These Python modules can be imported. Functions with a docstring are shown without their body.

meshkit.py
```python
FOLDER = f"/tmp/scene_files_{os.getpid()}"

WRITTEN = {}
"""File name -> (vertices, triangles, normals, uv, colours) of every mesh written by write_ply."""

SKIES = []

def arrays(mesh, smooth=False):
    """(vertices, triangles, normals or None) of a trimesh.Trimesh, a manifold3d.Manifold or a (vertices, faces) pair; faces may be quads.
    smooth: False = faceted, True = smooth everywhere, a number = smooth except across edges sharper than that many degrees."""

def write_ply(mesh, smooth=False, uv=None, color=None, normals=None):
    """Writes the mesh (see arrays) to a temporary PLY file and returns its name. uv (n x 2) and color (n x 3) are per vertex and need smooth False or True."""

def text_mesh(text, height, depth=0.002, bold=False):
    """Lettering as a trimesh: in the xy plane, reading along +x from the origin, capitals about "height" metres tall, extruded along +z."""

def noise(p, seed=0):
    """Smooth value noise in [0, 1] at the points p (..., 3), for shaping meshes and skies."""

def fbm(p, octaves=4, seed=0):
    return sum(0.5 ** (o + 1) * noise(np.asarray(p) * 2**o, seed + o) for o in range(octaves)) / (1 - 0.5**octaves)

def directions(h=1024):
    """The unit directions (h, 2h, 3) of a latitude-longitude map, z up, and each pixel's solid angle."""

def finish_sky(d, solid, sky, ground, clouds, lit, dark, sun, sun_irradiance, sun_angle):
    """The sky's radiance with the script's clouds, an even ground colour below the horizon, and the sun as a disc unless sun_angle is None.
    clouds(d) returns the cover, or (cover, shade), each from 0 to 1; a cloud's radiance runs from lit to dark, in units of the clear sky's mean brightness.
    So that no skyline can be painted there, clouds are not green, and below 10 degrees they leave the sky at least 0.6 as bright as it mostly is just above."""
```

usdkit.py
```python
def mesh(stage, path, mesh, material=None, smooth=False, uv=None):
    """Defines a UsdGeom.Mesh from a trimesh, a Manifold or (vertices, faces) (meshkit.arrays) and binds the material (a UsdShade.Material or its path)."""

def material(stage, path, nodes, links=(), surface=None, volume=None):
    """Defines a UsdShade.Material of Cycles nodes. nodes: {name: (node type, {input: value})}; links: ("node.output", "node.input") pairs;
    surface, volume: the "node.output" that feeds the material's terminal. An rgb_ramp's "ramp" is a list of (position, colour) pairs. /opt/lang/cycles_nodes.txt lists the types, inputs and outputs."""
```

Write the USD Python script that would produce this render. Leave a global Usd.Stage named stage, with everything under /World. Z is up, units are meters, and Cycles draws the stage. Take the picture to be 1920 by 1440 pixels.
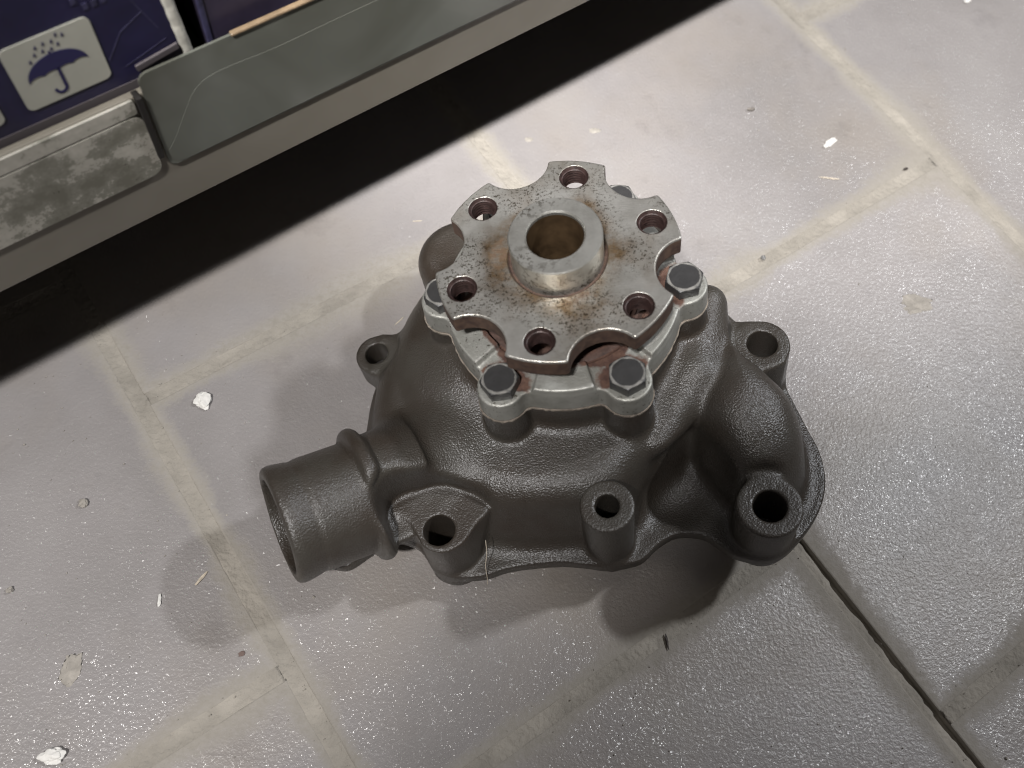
import math, random
import numpy as np, trimesh, usdkit, meshkit
from scipy import ndimage
from shapely.geometry import Polygon, Point, box as sbox
from shapely.ops import unary_union
from pxr import Usd, UsdGeom, UsdLux, UsdShade, Sdf, Gf, Vt

random.seed(5); RNG = np.random.default_rng(5)
stage = Usd.Stage.CreateInMemory()
UsdGeom.SetStageUpAxis(stage, UsdGeom.Tokens.z); UsdGeom.SetStageMetersPerUnit(stage, 1.0)
UsdGeom.Xform.Define(stage, '/World'); UsdGeom.Scope.Define(stage, '/World/Looks')
MM = 0.001
# ---------------------------------------------------------------- camera (millimetres, origin on the floor below the pump hub)
CAM = np.array([-39.183709, -184.945567, 390.985701])
RW = np.array([[0.996847, 0.0, 0.079342], [0.033399, -0.907084, -0.419623], [0.07197, 0.42095, -0.904224]])      # rows: right, down, forward
cam = UsdGeom.Camera.Define(stage, '/World/camera')
m4 = np.eye(4); m4[0, :3] = RW[0]; m4[1, :3] = -RW[1]; m4[2, :3] = -RW[2]; m4[3, :3] = CAM * MM
cam.AddTransformOp().Set(Gf.Matrix4d(*m4.ravel().tolist()))
cam.CreateHorizontalApertureAttr(36.0); cam.CreateVerticalApertureAttr(27.0); cam.CreateFocalLengthAttr(36.0 * 1775.0912 / 1920)
cam.CreateFStopAttr(9.0); cam.CreateFocusDistanceAttr(0.385); cam.CreateClippingRangeAttr(Gf.Vec2f(0.01, 100)); cam.CreateExposureAttr(0.0)
# ---------------------------------------------------------------- light: ceiling lamps of the shop, added spotlights and a dim even room
def look_at(p, t):
    z = np.array(p, float) - np.array(t, float); z /= np.linalg.norm(z)
    x = np.cross([0, 0, 1.0], z)
    if np.linalg.norm(x) < 1e-6: x = np.array([1.0, 0, 0])
    x /= np.linalg.norm(x); y = np.cross(z, x); m = np.eye(4); m[0, :3] = x; m[1, :3] = y; m[2, :3] = z; m[3, :3] = p
    return Gf.Matrix4d(*m.ravel().tolist())
def rect(name, p, t, w, h, power, col):
    l = UsdLux.RectLight.Define(stage, '/World/' + name); l.AddTransformOp().Set(look_at(p, t))
    l.CreateWidthAttr(w); l.CreateHeightAttr(h); l.CreateIntensityAttr(power); l.CreateColorAttr(Gf.Vec3f(*col)); l.CreateNormalizeAttr(True)
    return l
def spot(name, p, t, r, power, col, half, soft):
    l = UsdLux.SphereLight.Define(stage, '/World/' + name); l.AddTransformOp().Set(look_at(p, t)); l.CreateRadiusAttr(r); l.CreateNormalizeAttr(True)
    l.CreateIntensityAttr(power); l.CreateColorAttr(Gf.Vec3f(*col)); s = UsdLux.ShapingAPI.Apply(l.GetPrim()); s.CreateShapingConeAngleAttr(half); s.CreateShapingConeSoftnessAttr(soft)
rect('ceiling_lamp', (1.10, 0.52, 1.49), (0, 0, 0), 0.13, 0.08, 4.5, (0.97, 0.98, 1.0))
rect('ceiling_panel', (0.35, 0.15, 2.4), (0, 0, 0), 0.7, 0.7, 0.6, (1.0, 0.92, 0.85))
spot('shop_spotlight', (-0.50, -0.85, 2.1), (0.16, 0.43, 0), 0.06, 104.0, (1.0, 0.965, 0.935), 8.7, 0.08)  # added lamp; its cone edge stands in for the camera holder's shadow
spot('shop_spotlight_001', (-0.66, -0.95, 2.1), (-0.30, 0.12, 0), 0.06, 56.0, (1.0, 0.965, 0.935), 9.2, 0.08)  # second added lamp; shade past its pool imitates the same shadow
dm = usdkit.material(stage, '/World/Looks/room_light', {'b': ('background_shader', {'color': (1.0, 0.90, 0.83), 'strength': 0.06})}, surface='b.background')
dome = UsdLux.DomeLight.Define(stage, '/World/room_light'); UsdShade.MaterialBindingAPI.Apply(dome.GetPrim()).Bind(dm)

# ---------------------------------------------------------------- prim helpers
used = {}
def numbered(path):
    n = used.get(path, 0); used[path] = n + 1
    return path if n == 0 else '%s_%03d' % (path, n)
def tag(p, label=None, cat=None, group=None, kind=None):
    for k, v in (('label', label), ('category', cat), ('group', group), ('kind', kind)):
        if v: p.SetCustomDataByKey(k, v)
    return p
def thing(name, label=None, cat=None, group=None, kind=None, m=None):
    x = UsdGeom.Xform.Define(stage, numbered('/World/' + name))
    if m is not None: x.AddTransformOp().Set(Gf.Matrix4d(*np.asarray(m, float).T.ravel().tolist()))
    return tag(x.GetPrim(), label, cat, group, kind)
def obj(name, mesh, mat, parent=None, smooth=False, uv=None, scale=MM, prim=None, m=None):
    path = numbered((str(parent.GetPath()) if parent else '/World') + '/' + name)
    v, f, n = meshkit.arrays(mesh, smooth)
    me = usdkit.mesh(stage, path, (v * scale, f), None, False, uv)
    if n is not None:
        me.CreateNormalsAttr(Vt.Vec3fArray.FromNumpy(n.astype(np.float32))); me.SetNormalsInterpolation('vertex')
    if prim:
        for k, a in prim.items():
            UsdGeom.PrimvarsAPI(me).CreatePrimvar(k, Sdf.ValueTypeNames.FloatArray, 'vertex').Set(Vt.FloatArray.FromNumpy(np.asarray(a, np.float32)))
    if m is not None: me.AddTransformOp().Set(Gf.Matrix4d(*np.asarray(m, float).T.ravel().tolist()))
    UsdShade.MaterialBindingAPI.Apply(me.GetPrim()).Bind(MAT[mat])
    return me.GetPrim()

# ---------------------------------------------------------------- materials
MAT = {}
def mat(name, nodes, links, surface='p.BSDF'):
    MAT[name] = usdkit.material(stage, '/World/Looks/' + name, nodes, links, surface=surface)
def simple(name, col, rough=0.5, metal=0.0, bump=None, var=0.0, scale=200, spec=0.5):
    n = {'p': ('principled_bsdf', {'base_color': col, 'roughness': rough, 'metallic': metal, 'specular_ior_level': spec}), 't': ('texture_coordinate', {})}
    l = []
    if var:
        n['v'] = ('noise_texture', {'scale': scale, 'detail': 4.0, 'roughness': 0.6})
        n['r'] = ('rgb_ramp', {'ramp': [(0.3, tuple(c * (1 - var) for c in col)), (0.7, tuple(min(1, c * (1 + var)) for c in col))]})
        l += [('t.object', 'v.vector'), ('v.fac', 'r.fac'), ('r.color', 'p.base_color')]
    if bump:
        n['bn'] = ('noise_texture', {'scale': bump[0], 'detail': 3.0}); n['b'] = ('bump', {'strength': bump[1], 'distance': bump[2]})
        l += [('t.object', 'bn.vector'), ('bn.fac', 'b.height'), ('b.normal', 'p.normal')]
    mat(name, n, l)

# rough sand-cast iron, dark brown-grey with a dull sheen
mat('cast_iron', {
    't': ('texture_coordinate', {}),
    'n1': ('noise_texture', {'scale': 34.0, 'detail': 6.0, 'roughness': 0.65}),
    'c': ('rgb_ramp', {'ramp': [(0.32, (0.040, 0.029, 0.021)), (0.50, (0.051, 0.043, 0.035)), (0.68, (0.064, 0.059, 0.050))]}),
    'nr': ('noise_texture', {'scale': 55.0, 'detail': 3.0}),
    'rr': ('map_range', {'from_min': 0.3, 'from_max': 0.7, 'to_min': 0.33, 'to_max': 0.47}),
    'g1': ('noise_texture', {'scale': 1500.0, 'detail': 1.0, 'roughness': 0.5}),
    'b1': ('bump', {'strength': 0.42, 'distance': 0.0008}),
    'g2': ('noise_texture', {'scale': 420.0, 'detail': 2.0}),
    'b2': ('bump', {'strength': 0.10, 'distance': 0.0009}),
    'p': ('principled_bsdf', {'specular_ior_level': 0.95, 'specular_tint': (0.95, 0.97, 1.0)})},
    [('t.object', 'n1.vector'), ('n1.fac', 'c.fac'), ('c.color', 'p.base_color'), ('t.object', 'nr.vector'), ('nr.fac', 'rr.value'), ('rr.result', 'p.roughness'),
     ('t.object', 'g1.vector'), ('t.object', 'g2.vector'), ('g2.fac', 'b2.height'), ('b2.normal', 'b1.normal'), ('g1.fac', 'b1.height'), ('b1.normal', 'p.normal')])

def metal(name, base, dark, rust_a, rust_b, rough, speck, speck_scale, brush=None, metallic=0.75, bumps=(900.0, 0.25, 0.0003)):
    n = {'t': ('texture_coordinate', {}),
         'n1': ('noise_texture', {'scale': 60.0, 'detail': 5.0, 'roughness': 0.65}),
         'c1': ('rgb_ramp', {'ramp': [(0.3, dark), (0.62, base)]}),
         'ns': ('noise_texture', {'scale': speck_scale, 'detail': 3.0, 'roughness': 0.7}),
         'cs': ('rgb_ramp', {'ramp': [(speck, (1, 1, 1)), (speck + 0.05, (0.27, 0.25, 0.22))]}),
         'nl': ('noise_texture', {'scale': 45.0, 'detail': 2.0}),
         'cl': ('rgb_ramp', {'ramp': [(0.40, (0, 0, 0)), (0.58, (1, 1, 1))]}),
         'ms': ('mix_color', {'blend_type': 'multiply'}),
         'at': ('attribute', {'attribute': 'rust'}),
         'nr': ('noise_texture', {'scale': 260.0, 'detail': 4.0, 'roughness': 0.7}),
         'ra': ('math', {'math_type': 'multiply_add', 'value2': 0.9, 'value3': -0.45}),
         'rb': ('math', {'math_type': 'add'}),
         'rc': ('map_range', {'from_min': 0.42, 'from_max': 0.72, 'to_min': 0.0, 'to_max': 1.0, 'clamp': True}),
         'rr': ('rgb_ramp', {'ramp': [(0.35, rust_a), (0.65, rust_b)]}),
         'mr': ('mix_color', {'blend_type': 'mix'}),
         'mm': ('map_range', {'from_min': 0.0, 'from_max': 1.0, 'to_min': metallic, 'to_max': 0.1, 'clamp': True}),
         'mo': ('map_range', {'from_min': 0.0, 'from_max': 1.0, 'to_min': rough, 'to_max': 0.75, 'clamp': True}),
         'bn': ('noise_texture', {'scale': bumps[0], 'detail': 3.0}), 'b': ('bump', {'strength': bumps[1], 'distance': bumps[2]}),
         'p': ('principled_bsdf', {})}
    l = [('t.object', 'n1.vector'), ('n1.fac', 'c1.fac'), ('c1.color', 'ms.a'), ('t.object', 'ns.vector'), ('ns.fac', 'cs.fac'), ('cs.color', 'ms.b'),
         ('t.object', 'nl.vector'), ('nl.fac', 'cl.fac'), ('cl.color', 'ms.fac'),
         ('t.object', 'nr.vector'), ('nr.fac', 'ra.value1'), ('ra.value', 'rb.value1'), ('at.fac', 'rb.value2'), ('rb.value', 'rc.value'), ('rc.result', 'mr.fac'),
         ('ms.result', 'mr.a'), ('nr.fac', 'rr.fac'), ('rr.color', 'mr.b'), ('mr.result', 'p.base_color'), ('rc.result', 'mm.value'), ('mm.result', 'p.metallic'),
         ('rc.result', 'mo.value'), ('mo.result', 'p.roughness'), ('t.object', 'bn.vector'), ('bn.fac', 'b.height'), ('b.normal', 'p.normal')]
    n['st'] = ('attribute', {'attribute': 'stain'}); n['sn'] = ('noise_texture', {'scale': 130.0, 'detail': 4.0, 'roughness': 0.7}); n['sa'] = ('math', {'math_type': 'multiply'}); n['sr'] = ('map_range', {'from_min': 0.32, 'from_max': 0.6, 'to_min': 0.25, 'to_max': 1.0, 'clamp': True})
    n['sm'] = ('mix_color', {'blend_type': 'multiply', 'b': (0.44, 0.31, 0.19)})
    l.remove(('ms.result', 'mr.a')); l += [('t.object', 'sn.vector'), ('sn.fac', 'sr.value'), ('sr.result', 'sa.value1'), ('st.fac', 'sa.value2'), ('sa.value', 'sm.fac'), ('ms.result', 'sm.a'), ('sm.result', 'mr.a')]
    if brush:
        n['mp'] = ('mapping', {'scale': brush, 'rotation': (0, 0, 0.25)}); n['br'] = ('noise_texture', {'scale': 1.0, 'detail': 2.0})
        n['b2'] = ('bump', {'strength': 0.25, 'distance': 0.0003})
        l += [('t.object', 'mp.vector'), ('mp.vector', 'br.vector'), ('br.fac', 'b2.height'), ('b2.normal', 'b.normal')]
    mat(name, n, l)
metal('hub_steel', (0.56, 0.555, 0.525), (0.36, 0.35, 0.32), (0.055, 0.033, 0.027), (0.12, 0.076, 0.054), 0.38, 0.545, 980.0, brush=(70.0, 2600.0, 300.0))
metal('collar_steel', (0.50, 0.50, 0.47), (0.30, 0.295, 0.27), (0.075, 0.055, 0.04), (0.19, 0.145, 0.10), 0.36, 0.52, 520.0, brush=(2000.0, 2000.0, 60.0))
metal('cover_alloy', (0.50, 0.505, 0.475), (0.31, 0.31, 0.28), (0.07, 0.036, 0.029), (0.15, 0.085, 0.062), 0.50, 0.60, 520.0, metallic=0.6, bumps=(1100.0, 0.4, 0.0004))
metal('bolt_black', (0.078, 0.078, 0.080), (0.048, 0.048, 0.049), (0.15, 0.148, 0.14), (0.30, 0.295, 0.28), 0.40, 0.62, 520.0, metallic=0.35)
simple('rusty_thread', (0.040, 0.023, 0.021), 0.45, 0.3, (900, 0.4, 0.0004), 0.5, 500)
simple('rust_brown', (0.085, 0.050, 0.040), 0.65, 0.1, (600, 0.4, 0.0005), 0.45, 300)
simple('bore_oil', (0.085, 0.055, 0.030), 0.33, 0.35, (300, 0.3, 0.0005), 0.4, 120)
simple('gasket_paper', (0.22, 0.19, 0.16), 0.8, 0, (900, 0.4, 0.0004), 0.35, 400)
simple('black_rubber', (0.012, 0.011, 0.011), 0.5)

# matt glazed floor tile: lilac-grey, fine hard grain that glints, sandy grout rubbed in along the edges and worn patches
mat('floor_tile', {
    'uv': ('texture_coordinate', {}), 'g': ('geometry', {}), 'sx': ('separate_xyz', {}),
    'ax': ('math', {'math_type': 'pingpong', 'value2': 0.5}), 'ay': ('math', {'math_type': 'pingpong', 'value2': 0.5}), 'mn': ('math', {'math_type': 'minimum'}),
    'nw': ('noise_texture', {'scale': 11.0, 'detail': 3.0, 'roughness': 0.6}),
    'nf': ('noise_texture', {'scale': 300.0, 'detail': 5.0, 'roughness': 0.75}),
    'w': ('map_range', {'from_min': 0.36, 'from_max': 0.70, 'to_min': 0.014, 'to_max': 0.072, 'clamp': True}), 'dv': ('math', {'math_type': 'divide'}),
    'e1': ('math', {'math_type': 'multiply_add', 'value2': 1.7, 'value3': -0.85}), 'e2': ('math', {'math_type': 'add'}),
    'e3': ('map_range', {'range_type': 'smoothstep', 'from_min': 0.0, 'from_max': 1.25, 'to_min': 0.92, 'to_max': 0.0, 'clamp': True}),
    'oi': ('object_info', {}), 'ov': ('map_range', {'from_min': 0.0, 'from_max': 1.0, 'to_min': 0.90, 'to_max': 1.06}),
    'n1': ('noise_texture', {'scale': 9.0, 'detail': 6.0, 'roughness': 0.62}),
    'c': ('rgb_ramp', {'ramp': [(0.28, (0.268, 0.253, 0.248)), (0.5, (0.325, 0.307, 0.305)), (0.72, (0.366, 0.350, 0.345))]}),
    'nb': ('noise_texture', {'scale': 5.2, 'detail': 5.0, 'roughness': 0.6}),
    'cb': ('map_range', {'from_min': 0.48, 'from_max': 0.72, 'to_min': 0.0, 'to_max': 0.6, 'clamp': True}), 'mb': ('mix_color', {'b': (0.335, 0.285, 0.225)}),
    'nd': ('noise_texture', {'scale': 21.0, 'detail': 6.0, 'roughness': 0.7}), 'cd': ('map_range', {'from_min': 0.58, 'from_max': 0.75, 'to_min': 0.0, 'to_max': 0.45, 'clamp': True}), 'md': ('mix_color', {'b': (0.17, 0.16, 0.165)}),
    'gs': ('rgb_ramp', {'ramp': [(0.3, (0.305, 0.283, 0.247)), (0.7, (0.385, 0.36, 0.32))]}), 'mx': ('mix_color', {}), 'mv': ('mix_color', {'blend_type': 'multiply', 'fac': 1.0}),
    'vo': ('voronoi_texture', {'scale': 1350.0, 'feature': 'f1', 'randomness': 1.0}), 'vs': ('vector_math', {'math_type': 'subtract', 'vector2': (0.5, 0.5, 0.5)}), 'vk': ('vector_math', {'math_type': 'scale', 'scale': 0.46}),
    'va': ('vector_math', {'math_type': 'add'}), 'vn': ('vector_math', {'math_type': 'normalize'}),
    'n2': ('noise_texture', {'scale': 620.0, 'detail': 2.5, 'roughness': 0.65}), 'b1': ('bump', {'strength': 0.4, 'distance': 0.0008}),
    'ro': ('map_range', {'from_min': 0.0, 'from_max': 0.8, 'to_min': 0.33, 'to_max': 0.8, 'clamp': True}),
    'cw': ('map_range', {'from_min': 0.0, 'from_max': 0.6, 'to_min': 0.48, 'to_max': 0.0, 'clamp': True}),
    'cn': ('map_range', {'from_min': 0.35, 'from_max': 0.62, 'to_min': 1.0, 'to_max': 0.25, 'clamp': True}), 'cx': ('math', {'math_type': 'multiply'}),
    'p': ('principled_bsdf', {'specular_ior_level': 0.4, 'coat_roughness': 0.11, 'coat_ior': 1.55})},
    [('uv.UV', 'sx.vector'), ('sx.x', 'ax.value1'), ('sx.y', 'ay.value1'), ('ax.value', 'mn.value1'), ('ay.value', 'mn.value2'),
     ('g.position', 'nw.vector'), ('g.position', 'nf.vector'), ('nw.fac', 'w.value'), ('mn.value', 'dv.value1'), ('w.result', 'dv.value2'),
     ('nf.fac', 'e1.value1'), ('e1.value', 'e2.value1'), ('dv.value', 'e2.value2'), ('e2.value', 'e3.value'),
     ('g.position', 'n1.vector'), ('n1.fac', 'c.fac'), ('g.position', 'nb.vector'), ('nb.fac', 'cb.value'), ('cb.result', 'mb.fac'), ('c.color', 'mb.a'),
     ('g.position', 'nd.vector'), ('nd.fac', 'cd.value'), ('cd.result', 'md.fac'), ('mb.result', 'md.a'), ('oi.random', 'ov.value'), ('md.result', 'mv.a'), ('ov.result', 'mv.b'),
     ('nf.fac', 'gs.fac'), ('mv.result', 'mx.a'), ('gs.color', 'mx.b'), ('e3.result', 'mx.fac'), ('mx.result', 'p.base_color'),
     ('g.position', 'n2.vector'), ('n2.fac', 'b1.height'), ('b1.normal', 'p.normal'),
     ('g.position', 'vo.vector'), ('vo.color', 'vs.vector1'), ('vs.vector', 'vk.vector1'), ('vk.vector', 'va.vector1'), ('b1.normal', 'va.vector2'), ('va.vector', 'vn.vector1'), ('vn.vector', 'p.coat_normal'),
     ('e3.result', 'ro.value'), ('ro.result', 'p.roughness'), ('e3.result', 'cw.value'), ('cw.result', 'cx.value1'), ('nd.fac', 'cn.value'), ('cn.result', 'cx.value2'), ('cx.value', 'p.coat_weight')])
simple('grout_sand', (0.35, 0.325, 0.285), 0.9, 0, (420, 0.8, 0.0014), 0.22, 45)
simple('mortar_bed', (0.22, 0.165, 0.11), 0.95, 0, (400, 0.5, 0.001), 0.3, 200)
simple('mortar_spot', (0.37, 0.345, 0.31), 0.85, 0, (500, 0.5, 0.001), 0.25, 200)
simple('white_paint_flake', (0.80, 0.79, 0.76), 0.6, 0, (500, 0.3, 0.0006), 0.06, 300)
simple('pale_wood', (0.62, 0.55, 0.45), 0.7, 0, None, 0.2, 800)
simple('grit_grey', (0.22, 0.20, 0.18), 0.5, 0, None, 0.5, 900)
simple('glass_bead', (0.45, 0.45, 0.45), 0.15, 0.6)
simple('dark_crumb', (0.05, 0.04, 0.035), 0.6)
simple('red_crumb', (0.17, 0.12, 0.105), 0.7)

# ---------------------------------------------------------------- signed distance shapes (millimetres)
def grid(lo, hi, h):
    ax = [np.arange(a, b + h, h, dtype=np.float32) for a, b in zip(lo, hi)]
    return ax[0][:, None, None], ax[1][None, :, None], ax[2][None, None, :]
def smin(a, b, k):
    h = np.maximum(k - np.abs(a - b), 0) / k
    return np.minimum(a, b) - h * h * k * 0.25
def smax(a, b, k): return -smin(-a, -b, k)
def cyl(X, Y, Z, x, y, r, z0, z1, e=1.0, draft=0.0):
    d = np.hypot(X - x, Y - y) - (r - draft * (Z - z0)); q = np.maximum(Z - z1, z0 - Z)
    a, b = d + e, q + e
    return np.minimum(np.maximum(a, b), 0) + np.hypot(np.maximum(a, 0), np.maximum(b, 0)) - e
def poly2(X, Y, pts):
    x, y = np.broadcast_arrays(X[..., 0], Y[..., 0]); p = np.asarray(pts, np.float32); d = np.full(x.shape, 1e9, np.float32); inside = np.zeros(x.shape, bool)
    for a, b in zip(p, np.roll(p, -1, 0)):
        e = b - a; wx, wy = x - a[0], y - a[1]; t = np.clip((wx * e[0] + wy * e[1]) / (e @ e + 1e-9), 0, 1)
        d = np.minimum(d, np.hypot(wx - e[0] * t, wy - e[1] * t))
        c = (a[1] > y) != (b[1] > y); inside ^= c & (x < e[0] * (y - a[1]) / (e[1] if abs(e[1]) > 1e-9 else 1e-9) + a[0])
    return np.where(inside, -d, d)[..., None]
def spline(pts, n=8):
    p = np.asarray(pts, float); out = []
    for i in range(len(p)):
        a, b, c, d = p[i - 1], p[i], p[(i + 1) % len(p)], p[(i + 2) % len(p)]
        for t in np.arange(n) / n:
            out.append(0.5 * (2 * b + (c - a) * t + (2 * a - 5 * b + 4 * c - d) * t * t + (3 * b - a - 3 * c + d) * t ** 3))
    return np.array(out)
def extr(d2, Z, z0, z1, e=1.0, draft=0.0):
    d = d2 + draft * (Z - z0); q = np.maximum(Z - z1, z0 - Z); a, b = d + e, q + e
    return np.minimum(np.maximum(a, b), 0) + np.hypot(np.maximum(a, 0), np.maximum(b, 0)) - e
def capsule(X, Y, Z, a, b, ra, rb):
    a, b = np.asarray(a, np.float32), np.asarray(b, np.float32); e = b - a
    t = np.clip(((X - a[0]) * e[0] + (Y - a[1]) * e[1] + (Z - a[2]) * e[2]) / (e @ e), 0, 1)
    return np.sqrt((X - a[0] - e[0] * t) ** 2 + (Y - a[1] - e[1] * t) ** 2 + (Z - a[2] - e[2] * t) ** 2) - (ra + (rb - ra) * t)
def pipe_coords(X, Y, Z, p, d):
    s = (X - p[0]) * d[0] + (Y - p[1]) * d[1] + 0 * Z; n = -(X - p[0]) * d[1] + (Y - p[1]) * d[0]
    return s, np.hypot(n + 0 * Z, Z - p[2])
def nets(F, lo, h):
    """Surface nets: (vertices, triangles) of the zero level of F."""
    s = F < 0; c = [s[i:s.shape[0] - 1 + i, j:s.shape[1] - 1 + j, k:s.shape[2] - 1 + k] for i in (0, 1) for j in (0, 1) for k in (0, 1)]
    cnt = sum(x.astype(np.int8) for x in c); act = (cnt > 0) & (cnt < 8); idx = -np.ones(act.shape, np.int64); cells = np.argwhere(act); idx[act] = np.arange(len(cells))
    acc, num = np.zeros((len(cells), 3)), np.zeros(len(cells))
    for ax in range(3):
        for u in (0, 1):
            for w in (0, 1):
                o = np.zeros(3, int); oth = [k for k in range(3) if k != ax]; o[oth[0]], o[oth[1]] = u, w
                a = cells + o; b = a.copy(); b[:, ax] += 1
                fa, fb = F[tuple(a.T)], F[tuple(b.T)]; x = (fa < 0) != (fb < 0); t = fa[x] / (fa[x] - fb[x])
                q = (a[x] - 0.0); q[:, ax] += t; acc[x] += q; num[x] += 1
    v = acc / num[:, None]; faces = []
    for ax in range(3):
        oth = [k for k in range(3) if k != ax]
        sl0, sl1 = [slice(None)] * 3, [slice(None)] * 3; sl0[ax], sl1[ax] = slice(0, -1), slice(1, None)
        e = np.argwhere(s[tuple(sl0)] != s[tuple(sl1)])
        ok = (e[:, oth[0]] > 0) & (e[:, oth[1]] > 0) & (e[:, oth[0]] < act.shape[oth[0]]) & (e[:, oth[1]] < act.shape[oth[1]]) & (e[:, ax] < act.shape[ax]); e = e[ok]
        inside = s[tuple(e.T)]; g = []
        for u, w in ((-1, -1), (0, -1), (0, 0), (-1, 0)):
            o = e.copy(); o[:, oth[0]] += u; o[:, oth[1]] += w; g.append(idx[tuple(o.T)])
        g = np.stack(g, 1); flip = inside if ax != 1 else ~inside
        g[~flip] = g[~flip][:, ::-1]
        faces += [g[:, [0, 1, 2]], g[:, [0, 2, 3]]]
    return v * h + np.asarray(lo), np.vstack(faces)
def solid(F, lo, h, smooth_it=1):
    v, f = nets(F, lo, h); g = np.gradient(F, h)
    for _ in range(2):                                             # settle the vertices on the surface
        q = ((v - lo) / h).T; d = ndimage.map_coordinates(F, q, order=1); n = np.stack([ndimage.map_coordinates(x, q, order=1) for x in g], 1)
        n /= np.maximum(np.linalg.norm(n, axis=1, keepdims=True), 1e-6); v = v - n * np.clip(d, -h * .5, h * .5)[:, None]
    return v, f
# ---------------------------------------------------------------- the floor
EU = np.array([math.cos(math.radians(34.087)), math.sin(math.radians(34.087)), 0]); EV = np.array([-EU[1], EU[0], 0]); T0 = np.array([-171.3, -18.1, 0.0])
TW, PITCH, JOINT = 206.6, 206.3, 6.0
floor = thing('floor', 'grey floor of square tiles with sandy grout joints', 'floor', kind='structure')
def slab(x0, x1, y0, y1, z0, z1, e):
    """A tile with rounded upper edges and its unit square of coordinates."""
    prof = [(0, z0), (0, z1 - e), (e * .3, z1 - e * .3), (e, z1), (e * 3, z1 + 0.02)]
    v, f = [], []
    for i, z in prof:
        v += [(x0 + i, y0 + i, z), (x1 - i, y0 + i, z), (x1 - i, y1 - i, z), (x0 + i, y1 - i, z)]
    for k in range(len(prof) - 1):
        for q in range(4):
            a, b = 4 * k + q, 4 * k + (q + 1) % 4; f += [(a, b, b + 4), (a, b + 4, a + 4)]
    n = 4 * (len(prof) - 1); f += [(n, n + 1, n + 2), (n, n + 2, n + 3)]
    v = np.array(v, float); uv = np.stack([(v[:, 0] - x0) / (x1 - x0), (v[:, 1] - y0) / (y1 - y0)], 1)
    return v, np.array(f), uv
def uv2w(u, v, z=0): return T0 + u * EU + v * EV + np.array([0, 0, z])
OFF = {-1: -134.5, 0: 0.0, 1: -90.2, 2: 24.8, -2: -60.0, -3: -20.0, 3: -110.0, 4: 40.0}
joints = []
tm = np.eye(4); tm[:3, 0], tm[:3, 1] = EU, EV; tm[:3, 3] = T0 * MM
for k in range(-2, 4):
    for j in range(-3, 4):
        v0 = OFF[k] + j * PITCH - PITCH
        c = uv2w((k + .5) * TW, v0 + PITCH / 2)
        if abs(c[0]) > 560 or not -480 < c[1] < 600: continue
        g = JOINT / 2; dz = RNG.uniform(-0.1, 0.1)
        v, f, uv = slab(k * TW + g, (k + 1) * TW - g, v0 + g, v0 + PITCH - g, -7, dz, 0.7)
        obj('tile', (v, f), 'floor_tile', floor, uv=uv, m=tm)
        joints.append((k, v0, v0 + PITCH))
bed = np.array([uv2w(-520, -720, -6), uv2w(920, -720, -6), uv2w(920, 720, -6), uv2w(-520, 720, -6)])
obj('mortar_bed', (bed, np.array([[0, 1, 2], [0, 2, 3]])), 'mortar_bed', floor)
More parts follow.
